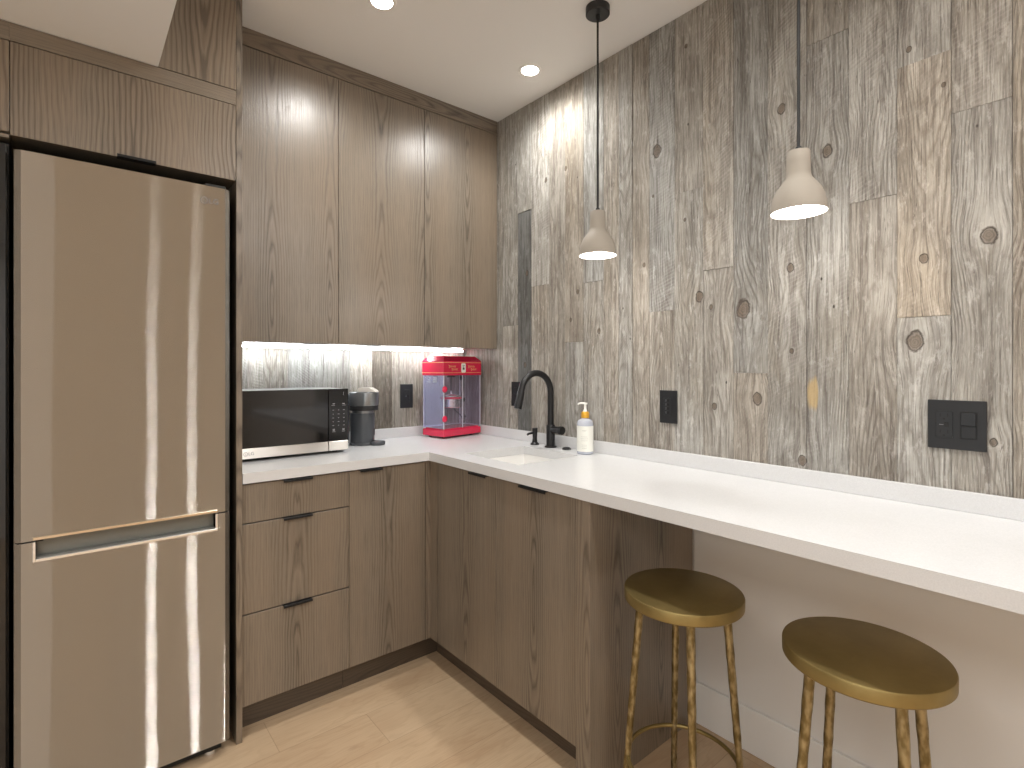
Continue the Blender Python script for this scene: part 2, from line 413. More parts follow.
# ------------------------------------------------------------------ dimensions (metres; camera stands over the origin)
YB, XW = 2.503, 1.735            # back wall, right drywall
XP = 1.724                       # face of the barn boards on the right wall
ZC = 2.571
PY = 1.9725                      # front plane of the fridge surround
CT, TC = .914, .0356             # counter top height and thickness
XC, YC = 1.170, 1.970            # counter front edges
XD, YD = 1.186, 1.985            # base door faces
YU = 2.202                       # wall cabinet door faces
XL = .4424                       # right face of the tall panel
RX0, RY0 = -1.75, -3.0           # rest of the room

# ------------------------------------------------------------------ room
struct(MB().box(RX0, XW, RY0, YB + .012, -.1, 0).build('floor', 'floor'))
ceil = struct(MB().box(RX0, XW, RY0, YB + .012, ZC, ZC + .1).build('ceiling', 'ceiling_paint'))
MB().box(RX0 + .002, .203, RY0 + .002, PY - .001, 2.2095, ZC - .001).build('soffit', 'ceiling_paint', ceil)
wn = struct(MB().box(RX0 + .001, RX0 + .03, -1.36, -1.29, .5, 2.05).box(RX0 + .001, RX0 + .03, .89, .96, .5, 2.05).box(RX0 + .001, RX0 + .03, -1.29, .89, 1.98, 2.05).box(RX0 + .001, RX0 + .03, -1.29, .89, .5, .57).box(RX0 + .001, RX0 + .03, -.225, -.175, .57, 1.98).build('added_fill_window', 'trim_white'))  # added frame out of view, carries the glowing fill sheet
MB().box(RX0 + .002, RX0 + .006, -1.2895, .8895, .5705, 1.9795).build('pane', emissive('fill_pane_glow', (.97, 1, .98), 1.05), wn)  # emissive sheet added as soft fill for the wood wall and ceiling
wr = struct(MB().box(XW, XW + .1, RY0, YB + .012, 0, ZC).build('wall_right', 'paint'))
wb = struct(MB().box(RX0, XW, YB + .012, YB + .11, 0, ZC).build('wall_back', 'paint'))
struct(MB().box(RX0 - .1, RX0, RY0, YB, 0, ZC).build('wall_left', 'paint'))
struct(MB().box(RX0, XW, RY0 - .1, RY0, 0, ZC).build('wall_front', 'paint_tan'))
struct(MB().box(RX0 + .002, -.13, -1.62, -1.5, 0.001, 2.208).build('wall_partition', simple('bright_paint', (.86, .84, .82), .6)))
bbr = MB().box(XW - .014, XW - .0005, RY0 + .01, 1.057, .0005, .1466, .002)
struct(bbr.build('baseboard_right', 'trim_white'))

def boards(name, parent, cols, fixed, wall):
    """one mesh of vertical boards; cols = seam positions with butt joints and tones"""
    b = bmesh.new()
    L = b.loops.layers.float_color.new('tone'); L2 = b.loops.layers.float_vector if False else None
    Ls = b.loops.layers.float_color.new('seed'); Lw = b.loops.layers.float_color.new('saw')
    rnd = random.Random(11 if wall == 'right' else 5)
    z0c = .905
    for (a0, a1, joints) in cols:
        zs = [z0c] + sorted(j[0] for j in joints[1:]) + [ZC - .0005]
        segs = []
        tones = [joints[0]] + [j[1] for j in sorted(joints[1:], key=lambda q: q[0])]
        for k in range(len(zs) - 1):
            segs.append((zs[k], zs[k + 1], tones[k]))
        for (z0, z1, (tone, saw)) in segs:
            jit = rnd.uniform(0, .0022)
            t = bmesh.new(); bmesh.ops.create_cube(t, size=1)
            g = .0006
            for v in t.verts:
                a = (a0 + g) if v.co.x < 0 else (a1 - g)
                z = (z0 + g) if v.co.z < 0 else (z1 - g)
                if wall == 'right': x, y = (XP - jit if v.co.y < 0 else XW - .0005), a
                else: x, y = a, (YB - jit if v.co.y < 0 else YB + .0115)
                v.co = Vector((x, y, z))
            ll = [l for l in (t.loops.layers.float_color.new(n) for n in ('tone', 'seed', 'saw'))]
            s1, s2 = rnd.random(), rnd.random()
            cen = (a0 + a1) / 2 + (fixed if True else 0) + rnd.uniform(-.03, .03)
            for f in t.faces:
                for l in f.loops:
                    l[ll[0]] = (*tone, 1); l[ll[1]] = (s1, s2, cen, 1); l[ll[2]] = (saw, saw, saw, 1)
            bmesh.ops.recalc_face_normals(t, faces=list(t.faces))
            me = bpy.data.meshes.new('t'); t.to_mesh(me); t.free(); b.from_mesh(me); bpy.data.meshes.remove(me)
    me = bpy.data.meshes.new(name); b.to_mesh(me); b.free(); me.materials.append(M['barn'])
    o = bpy.data.objects.new(name, me); COL.objects.link(o); o.parent = parent; WM[o.name] = Matrix.Identity(4)
    return o
G = lambda k, s=.3, w=0.0: ((k * (1 + w), k, k * (1 - w)), s)      # tone: level, warmth
RC = [(2.158, 2.5, [G(.95, .3, .03)]),
      (2.037, 2.158, [G(1.02, .1, .04), (1.49, G(.98, .2, .01))]),
      (1.935, 2.037, [G(.40, .1, -.03), (2.05, G(1.02, .4, .01))]),
      (1.808, 1.935, [G(.98, .2, .05), (1.67, G(1.05, .9, .02))]),
      (1.703, 1.808, [G(.82, .1, .06)]),
      (1.591, 1.703, [G(.98, .1, .01), (1.389, G(.84, .2, .08))]),
      (1.476, 1.591, [G(1.0, .3, .02), (1.646, G(.93, .2, -.01))]),
      (1.396, 1.476, [G(1.0, .2, .06)]),
      (1.328, 1.396, [G(.98, .9, .01)]),
      (1.247, 1.328, [G(.94, .3, .06)]),
      (1.135, 1.247, [G(.95, .3, .05), (1.49, G(.95, 1, -.01))]),
      (1.018, 1.135, [G(1.08, .2, .01), (1.918, G(.96, .1, .04))]),
      (.906, 1.018, [G(.92, .1, .04), (1.618, G(1.04, .8, .04))]),
      (.791, .906, [G(.86, .3, .08), (1.257, G(.84, .2, .0))]),
      (.674, .791, [G(.98, .9, .02)]),
      (.559, .674, [G(1.0, .5, .01), (2.254, G(.84, .1, .05))]),
      (.443, .559, [G(.86, .1, .06), (1.7455, G(.98, .9, .03))]),
      (.328, .443, [G(1.06, .1, .02), (1.408, G(1.04, .4, .09)), (2.085, G(1.0, .3, .03))]),
      (.213, .328, [G(1.0, .1, .03), (1.92, G(1.0, .8, .05))]),
      (.09, .213, [G(.9, .2, .09)]), (-.05, .09, [G(1, .4, .03)]), (-.17, -.05, [G(.9, .4, .03)]), (-.3, -.17, [G(1, .4, .03)]),
      (-.42, -.3, [G(.95, .4, .05)]), (-.55, -.42, [G(1, .4, .0)])]
boards('plank_cladding', wr, RC, XP, 'right')
BC = [(.444, .58, [G(.9, 1, .0)]), (.58, .645, [G(.95, 1, .03)]), (.645, .75, [G(.92, .1, .03)]), (.75, .934, [G(.9, 1, -.02)]),
      (.934, 1.042, [G(.85, 1, .0)]), (1.042, 1.157, [G(1.15, .6, .02)]), (1.157, 1.267, [G(.5, .2, .1)]),
      (1.267, 1.46, [G(.86, 1, .05)]), (1.46, 1.6, [G(.8, .5, .05)]), (1.6, 1.7225, [G(.95, .4, .03)])]
boards('plank_cladding', wb, BC, YB, 'back')

# ------------------------------------------------------------------ cabinets
def edge_pull(parent, a, b, z, face, axis, under=False):
    """black folded pull: a leaf over the door edge and a short lip in front"""
    m = MB()
    if axis == 'x':
        m.box(a, b, face - .016, face + .012, z, z + .0022, .0006).box(a, b, face - .016, face - .0135, z - .006, z + .002, .0006)
    else:
        m.box(face - .016, face + .012, a, b, z, z + .0022, .0006).box(face - .016, face - .0135, a, b, z - .006, z + .002, .0006)
    return m.build('handle', 'black_metal', parent)

DG = .0016
# drawer base unit beside the fridge panel
bd = thing('drawer_cabinet', 'grey-brown oak base cabinet with three drawers under the microwave', 'cabinet', (.63, 2.2, 0))
MB().box(XL + .0005, .8235, YD + .020, YB - .004, .11, .8765).build('body', 'oak', bd)
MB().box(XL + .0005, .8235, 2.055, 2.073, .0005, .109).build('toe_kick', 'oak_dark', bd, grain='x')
for z0, z1, hz in ((.1115, .4245, .4250), (.4268, .7372, .7376), (.7394, .8745, .8735)):
    d = MB().box(XL + .0008, .8222, YD, YD + .0195, z0, z1 - .002, .0008).build('drawer', 'oak', bd, off=.628)
    edge_pull(d, .577, .679, hz - .0025, YD, 'x')
b2 = thing('door_cabinet', 'narrow oak base cabinet with one door, between the drawers and the inside corner', 'cabinet', (.99, 2.2, 0))
MB().box(.8245, 1.1635, YD + .020, YB - .004, .11, .8765).build('body', 'oak', b2)
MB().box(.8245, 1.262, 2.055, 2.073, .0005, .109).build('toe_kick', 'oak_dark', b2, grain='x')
d = MB().box(.8240, 1.1600, YD, YD + .0195, .1115, .8725, .0008).build('door', 'oak', b2, off=.99)
edge_pull(d, .862, .957, .8715, YD, 'x')
# sink base
b3 = thing('sink_cabinet', 'oak base cabinet with two doors below the sink and faucet', 'cabinet', (1.45, 1.52, 0))
sb = MB().box(XD + .020, XW - .004, 1.1165, 1.27, .11, .8765).box(XD + .020, 1.245, 1.27, YD + .018, .11, .8765)
sb.box(1.245, XW - .004, 1.27, 1.98, .11, .66).build('body', 'oak', b3)
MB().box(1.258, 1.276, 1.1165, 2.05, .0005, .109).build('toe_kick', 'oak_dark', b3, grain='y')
d = MB().box(XD, XD + .0195, 1.528, 1.9310, .1115, .8725, .0008).build('door', 'oak', b3, off=1.72)
edge_pull(d, 1.572, 1.682, .8715, XD, 'y')
d = MB().box(XD, XD + .0195, 1.1215, 1.5265, .1115, .8725, .0008).build('door', 'oak', b3, off=1.32)
edge_pull(d, 1.249, 1.384, .8715, XD, 'y')
MB().prism([(1.1622, YD + .0005), (XD, YD + .0005), (XD, 1.9328), (XD + .0185, 1.9328), (XD + .0185, YD + .018), (1.1622, YD + .018)], .1105, .8755).build('corner_filler', 'oak', b3, off=.05)
ep = MB().box(1.1727, XW - .0155, 1.058, 1.1145, .0005, .877, .001).build('end_panel', 'oak', off=1.3)
ep['label'] = 'thick oak end panel standing on the floor between the sink cabinet doors and the stools'; ep['category'] = 'panel'

# wall cabinets
c1 = thing('wall_cabinet', 'tall two-door oak wall cabinet above the microwave, next to the fridge panel', 'cabinet', (.86, 2.35, 1.375))
MB().box(XL + .0005, 1.2815, YU + .0205, YB - .003, 1.377, 2.502).build('body', 'oak', c1)
for x0, x1, h0, h1, o_ in ((XL + .0008, .8655, .712, .815, .60), (.8672, 1.2812, .955, 1.055, 1.06)):
    d = MB().box(x0, x1, YU, YU + .0195, 1.3745, 2.4995, .0008).build('door', 'oak', c1, off=o_)
    MB().box(h0, h1, YU - .012, YU + .012, 1.3715, 1.3738, .0005).build('handle', 'black_metal', d)
c2 = thing('wall_cabinet', 'single-door oak wall cabinet in the corner, above the popcorn machine', 'cabinet', (1.5, 2.35, 1.375))
MB().box(1.2832, XP - .004, YU + .0205, YB - .003, 1.377, 2.502).build('body', 'oak', c2)
d = MB().box(1.2834, 1.7185, YU, YU + .0195, 1.3745, 2.4995, .0008).build('door', 'oak', c2, off=1.53)
MB().box(1.335, 1.43, YU - .012, YU + .012, 1.3715, 1.3738, .0005).build('handle', 'black_metal', d)
f = MB().box(XL + .0005, XP - .003, YU, YU + .022, 2.5025, ZC - .0005).build('crown_filler', 'oak', grain='x')
f['label'] = 'long flat oak filler strip between the wall cabinet doors and the ceiling'; f['category'] = 'filler strip'

# tall panel and over-fridge cabinet
tp = MB().box(.4237, XL, PY, YB - .003, .0005, ZC - .0005, .0006).build('tall_panel', 'oak', off=.2)
tp['label'] = 'full-height narrow oak side panel just right of the steel refrigerator'; tp['category'] = 'panel'
fc = thing('fridge_top_cabinet', 'wide oak cabinet directly above the steel refrigerator', 'cabinet', (.15, 2.2, 1.905))
MB().box(-.1335, .4227, PY + .0205, YB - .003, 1.906, 2.160).build('body', 'oak', fc)
d = MB().box(-.1322, .4222, PY, PY + .0195, 1.9050, 2.1585, .0008).build('door', 'oak_wide', fc, off=.14)
MB().box(.100, .197, PY - .013, PY + .012, 1.9018, 1.9042, .0005).box(.100, .197, PY - .013, PY - .0105, 1.9018, 1.911, .0005).build('handle', 'black_metal', d)
MB().box(-.1335, .4229, PY, PY + .02, 2.1605, 2.2085).build('top_rail', 'oak', fc, grain='x')
up = MB().box(.2035, .4229, PY, PY + .02, 2.2112, 2.5085).build('upper_fascia', 'oak_wide', off=.33)
up['label'] = 'oak fascia board above the refrigerator cabinet, beside the lowered ceiling'; up['category'] = 'panel'
f = MB().box(.2035, .4229, PY - .0003, PY + .02, 2.5100, ZC - .0005).build('ceiling_filler', 'oak', grain='x')
f['label'] = 'short oak filler under the ceiling above the refrigerator fascia'; f['category'] = 'filler strip'
lc = thing('side_cabinet', 'oak upper cabinet cut off at the left frame edge, above the black glass unit', 'cabinet', (-.45, 2.2, 1.9))
MB().box(-.78, -.1345, PY + .0205, YB - .003, 1.906, 2.2085).build('body', 'oak', lc)
MB().box(-.78, -.1338, PY, PY + .0195, 1.9130, 2.1585, .0008).build('door', 'oak_wide', lc, off=-.4)
MB().box(-.78, -.1338, PY, PY + .02, 2.1605, 2.2085).build('top_rail', 'oak', lc, grain='x')
MB().box(-.78, -.1345, PY + .001, PY + .04, 1.896, 1.9045).build('bottom_rail', 'oak', lc, grain='x')
gc = thing('glass_cooler', 'tall black glass-fronted unit at the left frame edge beside the steel refrigerator', 'cooler', (-.45, 2.2, 0))
MB().box(-.78, -.1365, PY + .03, YB - .01, .0005, 1.888).build('body', 'fridge_case', gc)
MB().box(-.775, -.1395, PY + .004, PY + .029, .06, 1.882, .002).build('door', 'black_glass', gc)

# ------------------------------------------------------------------ refrigerator
fr = thing('refrigerator', 'tall stainless steel bottom-freezer refrigerator', 'refrigerator', (.137, 2.2, 0))
FY, FX0, FX1 = 1.943, -.1235, .3985
MB().box(FX0 + .006, FX1 - .004, FY + .062, 2.46, .03, 1.845, .004).build('body', 'fridge_case', fr)
def door_shell(z0, z1, notch=None):
    """door with a very slightly bowed front and rounded vertical edges"""
    n = 36; prof = []
    xc, hw = (FX0 + FX1) / 2, (FX1 - FX0) / 2
    for k in range(n + 1):
        x = FX0 + (FX1 - FX0) * k / n
        u = (x - xc) / hw
        y = FY + .010 * max(0, (abs(u) - .965) / .035) ** 2
        prof.append((x, y))
    m = MB()
    def strip(p, za, zb):
        m.prism(p + [(p[-1][0], FY + .058), (p[0][0], FY + .058)], za, zb)
    if notch is None: strip(prof, z0, z1)
    else:
        xa, xb, zn = notch
        pa = [p for p in prof if p[0] <= xa] + [(xa, FY)]; pb = [(xb, FY + .002)] + [p for p in prof if p[0] >= xb]
        strip(prof, z0, zn); strip(pa, zn, z1); strip(pb, zn, z1)
    return m
MB_ = door_shell(.802, 1.861)
ud = MB_.build('upper_door', 'steel', fr, smooth=25)
ld = door_shell(.047, .797, (-.079, .356, .750)).build('freezer_door', 'steel', fr, smooth=25)
# recessed grip
gm = MB()
gm.box(-.086, -.079, FY - .003, FY + .05, .743, .7985, .0012).box(.356, .363, FY - .001, FY + .05, .743, .7985, .0012)
gm.box(-.086, .363, FY - .0025, FY + .012, .743, .7515, .0012)
gm.build('grip_trim', 'chrome', ld)
MB().box(-.079, .356, FY + .034, FY + .052, .751, .797).box(-.079, .356, FY + .012, FY + .034, .751, .7535).build('grip_recess', simple('grip_grey', (.20, .205, .19), .3, .4), ld)
MB().box(-.086, .363, FY - .0035, FY + .02, .8025, .812, .0015).build('door_trim', simple('pale_trim', (.78, .68, .55), .25, 1.0), ud)
MB().box(FX1 - .05, FX1 - .005, FY + .005, FY + .05, .7972, .8015).build('hinge', 'black_metal', fr)
MB().box(FX0 + .005, FX0 + .06, FY + .005, FY + .05, .7972, .8015).build('hinge', 'black_metal', fr)
MB().box(FX0 + .02, FX1 - .02, FY + .03, FY + .058, .015, .044).build('kick_grille', 'slot_black', fr)
for fx in (FX0 + .06, FX1 - .05):
    MB().lathe([(0, .0005), (.018, .0005), (.018, .012), (.009, .016), (.009, .033), (0, .033)], fx, FY + .05, 20).build('foot', 'chrome', fr, smooth=30)
MB().box(FX1 - .07, FX1 - .01, FY + .01, FY + .07, 1.8615, 1.872, .002).build('top_hinge', 'fridge_case', fr)

def text_obj(name, s, size, mat, parent, origin, xdir, up=(0, 0, 1), extrude=.0003, font_bold=0.0):
    cu = bpy.data.curves.new(name, 'FONT'); cu.body = s; cu.size = size; cu.extrude = extrude; cu.offset = font_bold
    cu.align_x = 'CENTER'; cu.align_y = 'CENTER'
    tmp = bpy.data.objects.new('tmp_text', cu); COL.objects.link(tmp)
    me = bpy.data.meshes.new_from_object(tmp.evaluated_get(bpy.context.evaluated_depsgraph_get()))
    bpy.data.objects.remove(tmp); bpy.data.curves.remove(cu)
    X = Vector(xdir).normalized(); Z = Vector(up).normalized(); N = X.cross(Z)
    R = Matrix((X, Z, N)).transposed().to_4x4(); R.translation = Vector(origin)
    if parent is not None: R = WM[parent.name].inverted() @ R if name != 'local' else R
    me.transform(R); me.materials.clear(); me.materials.append(M[mat] if isinstance(mat, str) else mat)
    o = bpy.data.objects.new(name, me); COL.objects.link(o); o.parent = parent
    WM[o.name] = WM[parent.name].copy(); return o
def maker_badge(parent, cx, y, z, s):
    """small round badge with two letters beside it"""
    m = MB(); m.tube([(cx - .9 * s + .42 * s * math.cos(a * PI / 12), y, z + .42 * s * math.sin(a * PI / 12)) for a in range(24)], .05 * s, 6, True)
    m.tube([(cx - .9 * s, y, z + .2 * s), (cx - .9 * s, y, z - .22 * s), (cx - .78 * s, y, z - .22 * s)], .04 * s, 6)
    m.build('badge', 'dim_print', parent)
    text_obj('lettering', 'LG', s, 'dim_print', parent, (cx + .25 * s, y - .0003, z), (1, 0, 0))
maker_badge(ud, .345, FY - .0006, 1.812, .024)

# ------------------------------------------------------------------ countertop
ct = thing('countertop', 'white quartz L-shaped countertop running from the fridge panel along the wood wall', 'countertop', (1.17, 1.97, .878))
SX0, SX1, SY0, SY1 = 1.270, 1.600, 1.500, 1.847
xs = [XL + .001, XC, SX0, SX1, XP - .0012]; ys = [-.55, SY0, SY1, YC, YB - .0035]
def in_top(x, y):
    if SX0 < x < SX1 and SY0 < y < SY1: return False
    return x > XC or y > YC
MB().cells(xs, ys, in_top, CT - TC, CT).build('slab', 'quartz', ct)
MB().box(XP - .0125, XP - .0028, -.55, YB - .0125, CT + .0003, .965, .0008).build('side_backsplash', 'quartz', ct)
MB().box(XL + .001, XP - .0028, YB - .0120, YB - .0032, CT + .0003, .965, .0008).build('rear_backsplash', 'quartz', ct)
sk = thing('sink', 'white undermount sink basin set in the countertop in front of the black faucet', 'sink', (1.435, 1.67, .72))
m = MB(); D = .70; Zt = CT - TC - .0006
o1 = (SX0 - .012, SX1 + .012, SY0 - .012, SY1 + .012)
def ring4(a, z): return [(a[0], a[2], z), (a[1], a[2], z), (a[1], a[3], z), (a[0], a[3], z)]
ins = (SX0 - .002, SX1 + .002, SY0 - .002, SY1 + .002); bot = (SX0 + .02, SX1 - .02, SY0 + .02, SY1 - .02)
rings = [ring4(ins, Zt), ring4(ins, D + .03), ring4(bot, D), ]
R_ = [[m.b.verts.new(p) for p in r] for r in rings]
for A, B in zip(R_, R_[1:]):
    for k in range(4): m.b.faces.new((A[k], A[(k + 1) % 4], B[(k + 1) % 4], B[k]))
m.b.faces.new(R_[-1])
out = [[m.b.verts.new(p) for p in ring4(o1, z)] for z in (Zt, D - .008)]
for k in range(4):
    m.b.faces.new((R_[0][k], R_[0][(k + 1) % 4], out[0][(k + 1) % 4], out[0][k]))
    m.b.faces.new((out[0][k], out[0][(k + 1) % 4], out[1][(k + 1) % 4], out[1][k]))
m.b.faces.new(out[1])
m.build('basin', 'ceramic', sk)
MB().lathe([(0, D + .0005), (.035, D + .0005), (.04, D + .003), (.044, D + .001)], 1.435, 1.67, 28).build('drain', 'chrome', sk, smooth=30)

# ------------------------------------------------------------------ faucet set
fx, fy = 1.672, 1.746
fa = thing('faucet', 'matte black gooseneck faucet with pull-down spout standing behind the sink', 'faucet', (fx, fy, CT))
MB().lathe([(0, CT + .0004), (.027, CT + .0004), (.027, CT + .005), (.0195, CT + .008), (.0195, 1.012), (.0175, 1.016), (0, 1.016)], fx, fy, 32).build('base', 'black_metal', fa, smooth=35)
P = [(fx, fy, 1.010), (fx, fy, 1.08), (fx, fy, 1.163)]
R0 = .088
for k in range(1, 15):
    a = PI * k / 14 * .95
    P.append((fx - R0 + R0 * math.cos(a), fy, 1.163 + R0 * math.sin(a)))
MB().tube(P, .0142, 20).build('neck', 'black_metal', fa, smooth=40)
e = Vector(P[-1]); dd = (Vector(P[-1]) - Vector(P[-2])).normalized()
MB().tube([e - dd * .002, e + dd * .004, e + dd * .012, e + dd * .07, e + dd * .082], [.0142, .0146, .016, .0172, .0160], 20).build('spray_head', 'black_metal', fa, smooth=40)
MB().tube([(fx, fy - .012, .995), (fx, fy - .05, .995), (fx, fy - .062, .995)], [.0160, .0160, .0190], 20).tube([(fx, fy - .062, .995), (fx, fy - .075, .995)], [.0190, .0186], 20).build('lever', 'black_metal', fa, smooth=40)
sd_ = thing('soap_dispenser', 'small black built-in soap dispenser left of the black faucet', 'soap dispenser', (1.672, 1.853, CT))
MB().lathe([(0, CT + .0004), (.021, CT + .0004), (.021, CT + .004), (.0125, CT + .012), (.0105, CT + .03), (.0125, CT + .066), (.0125, CT + .078), (0, CT + .078)], 1.672, 1.853, 28).build('body', 'black_metal', sd_, smooth=35)
MB().tube([(1.665, 1.853, CT + .056), (1.638, 1.858, CT + .053), (1.630, 1.860, CT + .048)], [.006, .0055, .005], 12).build('nozzle', 'black_metal', sd_, smooth=40)
ag = MB().lathe([(0, CT + .0004), (.020, CT + .0004), (.020, CT + .004), (.015, CT + .009), (.008, CT + .0105), (0, CT + .0105)], 1.677, 1.650, 28).build('sink_button', 'black_metal', smooth=35)
ag['label'] = 'low round black button on the counter between the faucet and the soap bottle'; ag['category'] = 'button'

# soap bottle
bx, by = 1.658, 1.522
so = thing('soap_bottle', 'clear pump bottle of soap with a cream label and golden collar', 'bottle', (bx, by, CT))
Z = CT
MB().lathe([(0, Z + .0004), (.030, Z + .0004), (.034, Z + .004), (.034, Z + .128), (.031, Z + .139), (.018, Z + .146), (.013, Z + .150), (0, Z + .150)], bx, by, 40).build('bottle', 'bottle_clear', so, smooth=40)
lb = MB().lathe([(.0344, Z + .012), (.0346, Z + .012), (.0346, Z + .118), (.0344, Z + .118)], bx, by, 48).build('label', 'label_paper', so, smooth=40)
m = MB()
vd = math.atan2(-by, -bx)
for zz, w in ((.100, .35), (.098, .2), (.074, .5), (.066, .55), (.058, .5), (.04, .4), (.033, .42), (.026, .35)):
    pts = [(bx + .0350 * math.cos(vd + w * (k / 8 - .5) * 1.6 - .1), by + .0350 * math.sin(vd + w * (k / 8 - .5) * 1.6 - .1), Z + zz) for k in range(9)]
    MB().tube(pts, .0006, 5).build('print_line', 'label_ink', lb)
MB().lathe([(0, Z + .1503), (.0165, Z + .1503), (.0175, Z + .154), (.0165, Z + .172), (.012, Z + .177), (0, Z + .177)], bx, by, 32).build('collar', 'gold_collar', so, smooth=35)
MB().lathe([(0, Z + .177), (.0085, Z + .177), (.0075, Z + .184), (.005, Z + .187), (.005, Z + .206), (.010, Z + .207), (.0105, Z + .2135), (0, Z + .2135)], bx, by, 24).tube([(bx, by, Z + .2105), (bx - .010, by + .015, Z + .2115), (bx - .015, by + .024, Z + .209), (bx - .016, by + .026, Z + .205)], [.0048, .004, .0035, .003], 12).build('pump', 'pump_white', so, smooth=40)

# ------------------------------------------------------------------ microwave
mx0, mx1, my0, my1, mz0, mz1 = .458, .9085, 2.200, 2.478, .926, 1.1855
mw = thing('microwave', 'black and stainless countertop microwave beside the coffee machine', 'microwave', (.683, 2.34, CT))
MB().box(mx0, mx1, my0 + .022, my1, mz0, mz1 - .001, .003).build('case', simple('microwave_case', (.30, .30, .30), .35, .8), mw)
MB().box(mx0, .8216, my0, my0 + .0215, mz0 + .040, mz1, .0015).build('door', 'black_glass', mw)
MB().box(mx0, .8216, my0 - .0006, my0 + .0215, mz0, mz0 + .0392, .0012).build('lower_band', 'steel_band', mw)
cp = MB().box(.8236, mx1, my0, my0 + .0215, mz0 + .040, mz1, .0015).build('control_panel', simple('control_black', (.012, .012, .013), .1), mw)
MB().box(.8236, mx1, my0 - .0006, my0 + .0215, mz0, mz0 + .0392, .0012).build('band_end', 'steel_band', mw)
def key(x0, x1, z0, z1): MB().box(x0, x1, my0 - .0006, my0 + .0002, z0, z1).build('key', 'dim_print', cp)
for i, z in enumerate((1.115, 1.095, 1.078, 1.062, 1.046, 1.030)):
    for j, x in enumerate((.843, .866, .889)):
        if i == 0 and j == 1: continue
        w = .0075 if i < 1 else .0022 + (.0012 if (i + j) % 2 else 0)
        key(x - w, x + w, z, z + (.0022 if i else .0015))
for x in (.845, .887):
    key(x - .007, x + .007, 1.004, 1.0062); key(x - .0045, x + .0045, 1.009, 1.017); key(x - .005, x + .005, 1.121, 1.1245)
key(.8865, .8877, 1.158, 1.172)
maker_badge(mw, .520, my0 - .0012, mz0 + .019, .017)
for x in (mx0 + .04, mx1 - .04):
    for y in (my0 + .05, my1 - .04):
        MB().lathe([(0, CT + .0004), (.011, CT + .0004), (.011, mz0 - .0002), (0, mz0 - .0002)], x, y, 16).build('foot', 'black_plastic', mw, smooth=30)

# ------------------------------------------------------------------ coffee machine (local x = towards its cup rest)
cm = thing('coffee_machine', 'dark grey pod coffee machine with a silver lid lever, right of the microwave', 'coffee machine', (1.050, 2.364, CT), math.radians(-42))
def capsule(x0, x1, r, n=14):
    """stadium outline from x0 to x1 with half-round ends of radius r"""
    a = [(x1 - r + r * math.sin(PI * k / n), -r * math.cos(PI * k / n)) for k in range(n + 1)]
    b = [(x0 + r - r * math.sin(PI * k / n), r * math.cos(PI * k / n)) for k in range(n + 1)]
    return a + b
MB().prism(capsule(-.062, .053, .050), .0005, .012, .002).prism(capsule(-.060, .051, .048), .012, .150, .002).build('body', 'tray_grey', cm, smooth=35, local=True)
MB().prism(capsule(-.066, .068, .052), .162, .184, .002).build('brew_band', 'black_plastic', cm, smooth=35, local=True)
hd = MB().prism(capsule(-.067, .071, .0535), .1845, .248, .005, 3).build('head', 'machine_metal', cm, smooth=35, local=True)
MB().prism(capsule(-.052, .046, .044), .150, .1615).build('neck', 'machine_metal', cm, smooth=35, local=True)
t = MB()
pr_ = [(-.020, .2485), (-.014, .267), (.034, .269), (.054, .258), (.066, .2485)]
V1 = [t.b.verts.new((x, -.030, z)) for x, z in pr_]; V2 = [t.b.verts.new((x, .030, z)) for x, z in pr_]
t.b.faces.new(V1); t.b.faces.new(V2[::-1])
for k in range(len(pr_)): t.b.faces.new((V1[k], V2[k], V2[(k + 1) % 5], V1[(k + 1) % 5]))
t.build('lid_lever', 'lever_silver', cm, local=True)
MB().box(.0500, .0530, -.004, .004, .045, .075, .001).build('cup_slot', 'slot_black', cm, local=True)
MB().prism(capsule(.030, .046, .008), .142, .1615, .001).build('spout', 'black_plastic', cm, smooth=35, local=True)
MB().prism(capsule(-.122, -.070, .024), .006, .238, .004).build('water_tank', 'tank', cm, smooth=35, local=True)
MB().lathe([(0, .0006), (.034, .0006), (.0365, .004), (.0365, .014), (.034, .0175), (0, .0175)], .066, 0, 36).box(.040, .055, -.012, .012, .002, .012).build('cup_rest', 'tray_grey', cm, smooth=35, local=True)

# ------------------------------------------------------------------ popcorn machine (local: origin = front left corner, x along front, y into depth)
pm = thing('popcorn_machine', 'red tabletop popcorn machine with clear sides and a steel kettle, in the counter corner', 'popcorn machine', (1.4385, 2.279, CT), math.radians(10))
W, Dp = .266, .160
MB().box(-.002, W + .002, -.002, Dp + .002, .010, .045, .004, 2).box(.01, W - .01, .008, Dp - .01, .045, .050).build('base', 'red', pm, local=True)
for x in (.035, W - .035):
    for y in (.04, Dp - .02): MB().lathe([(0, .0004), (.009, .0004), (.009, .010), (0, .010)], x, y, 14).build('foot', 'black_plastic', pm, local=True, smooth=30)
hd = MB()
hd.box(-.004, W + .004, -.004, Dp + .004, .322, .398, .003)
t = bmesh.new(); bmesh.ops.create_cube(t, size=1)
for v in t.verts:
    top = v.co.z > 0; i = .024 if top else 0
    v.co = Vector(((-.002 + i) if v.co.x < 0 else (W + .002 - i), (-.002 + i * .9) if v.co.y < 0 else (Dp + .002 - i), .4215 if top else .3985))
hd._add(t)
head = hd.build('canopy', 'red', pm, local=True)
m = MB()
for z in (.3345, .387):
    m.box(-.0048, W + .0048, -.0050, -.0040, z, z + .0022).box(-.0050, -.0040, -.0048, Dp + .0048, z, z + .0022)
m.build('pinstripe', 'gold_print', head, local=True)
em = MB().prism([(0, 0)] and [(.128 + .014 * math.cos(2 * PI * k / 28) * (1 if True else 0), 0) for k in range(0)] or [(0, 0), (1, 0), (0, 1)], 0, .0001) if False else MB()
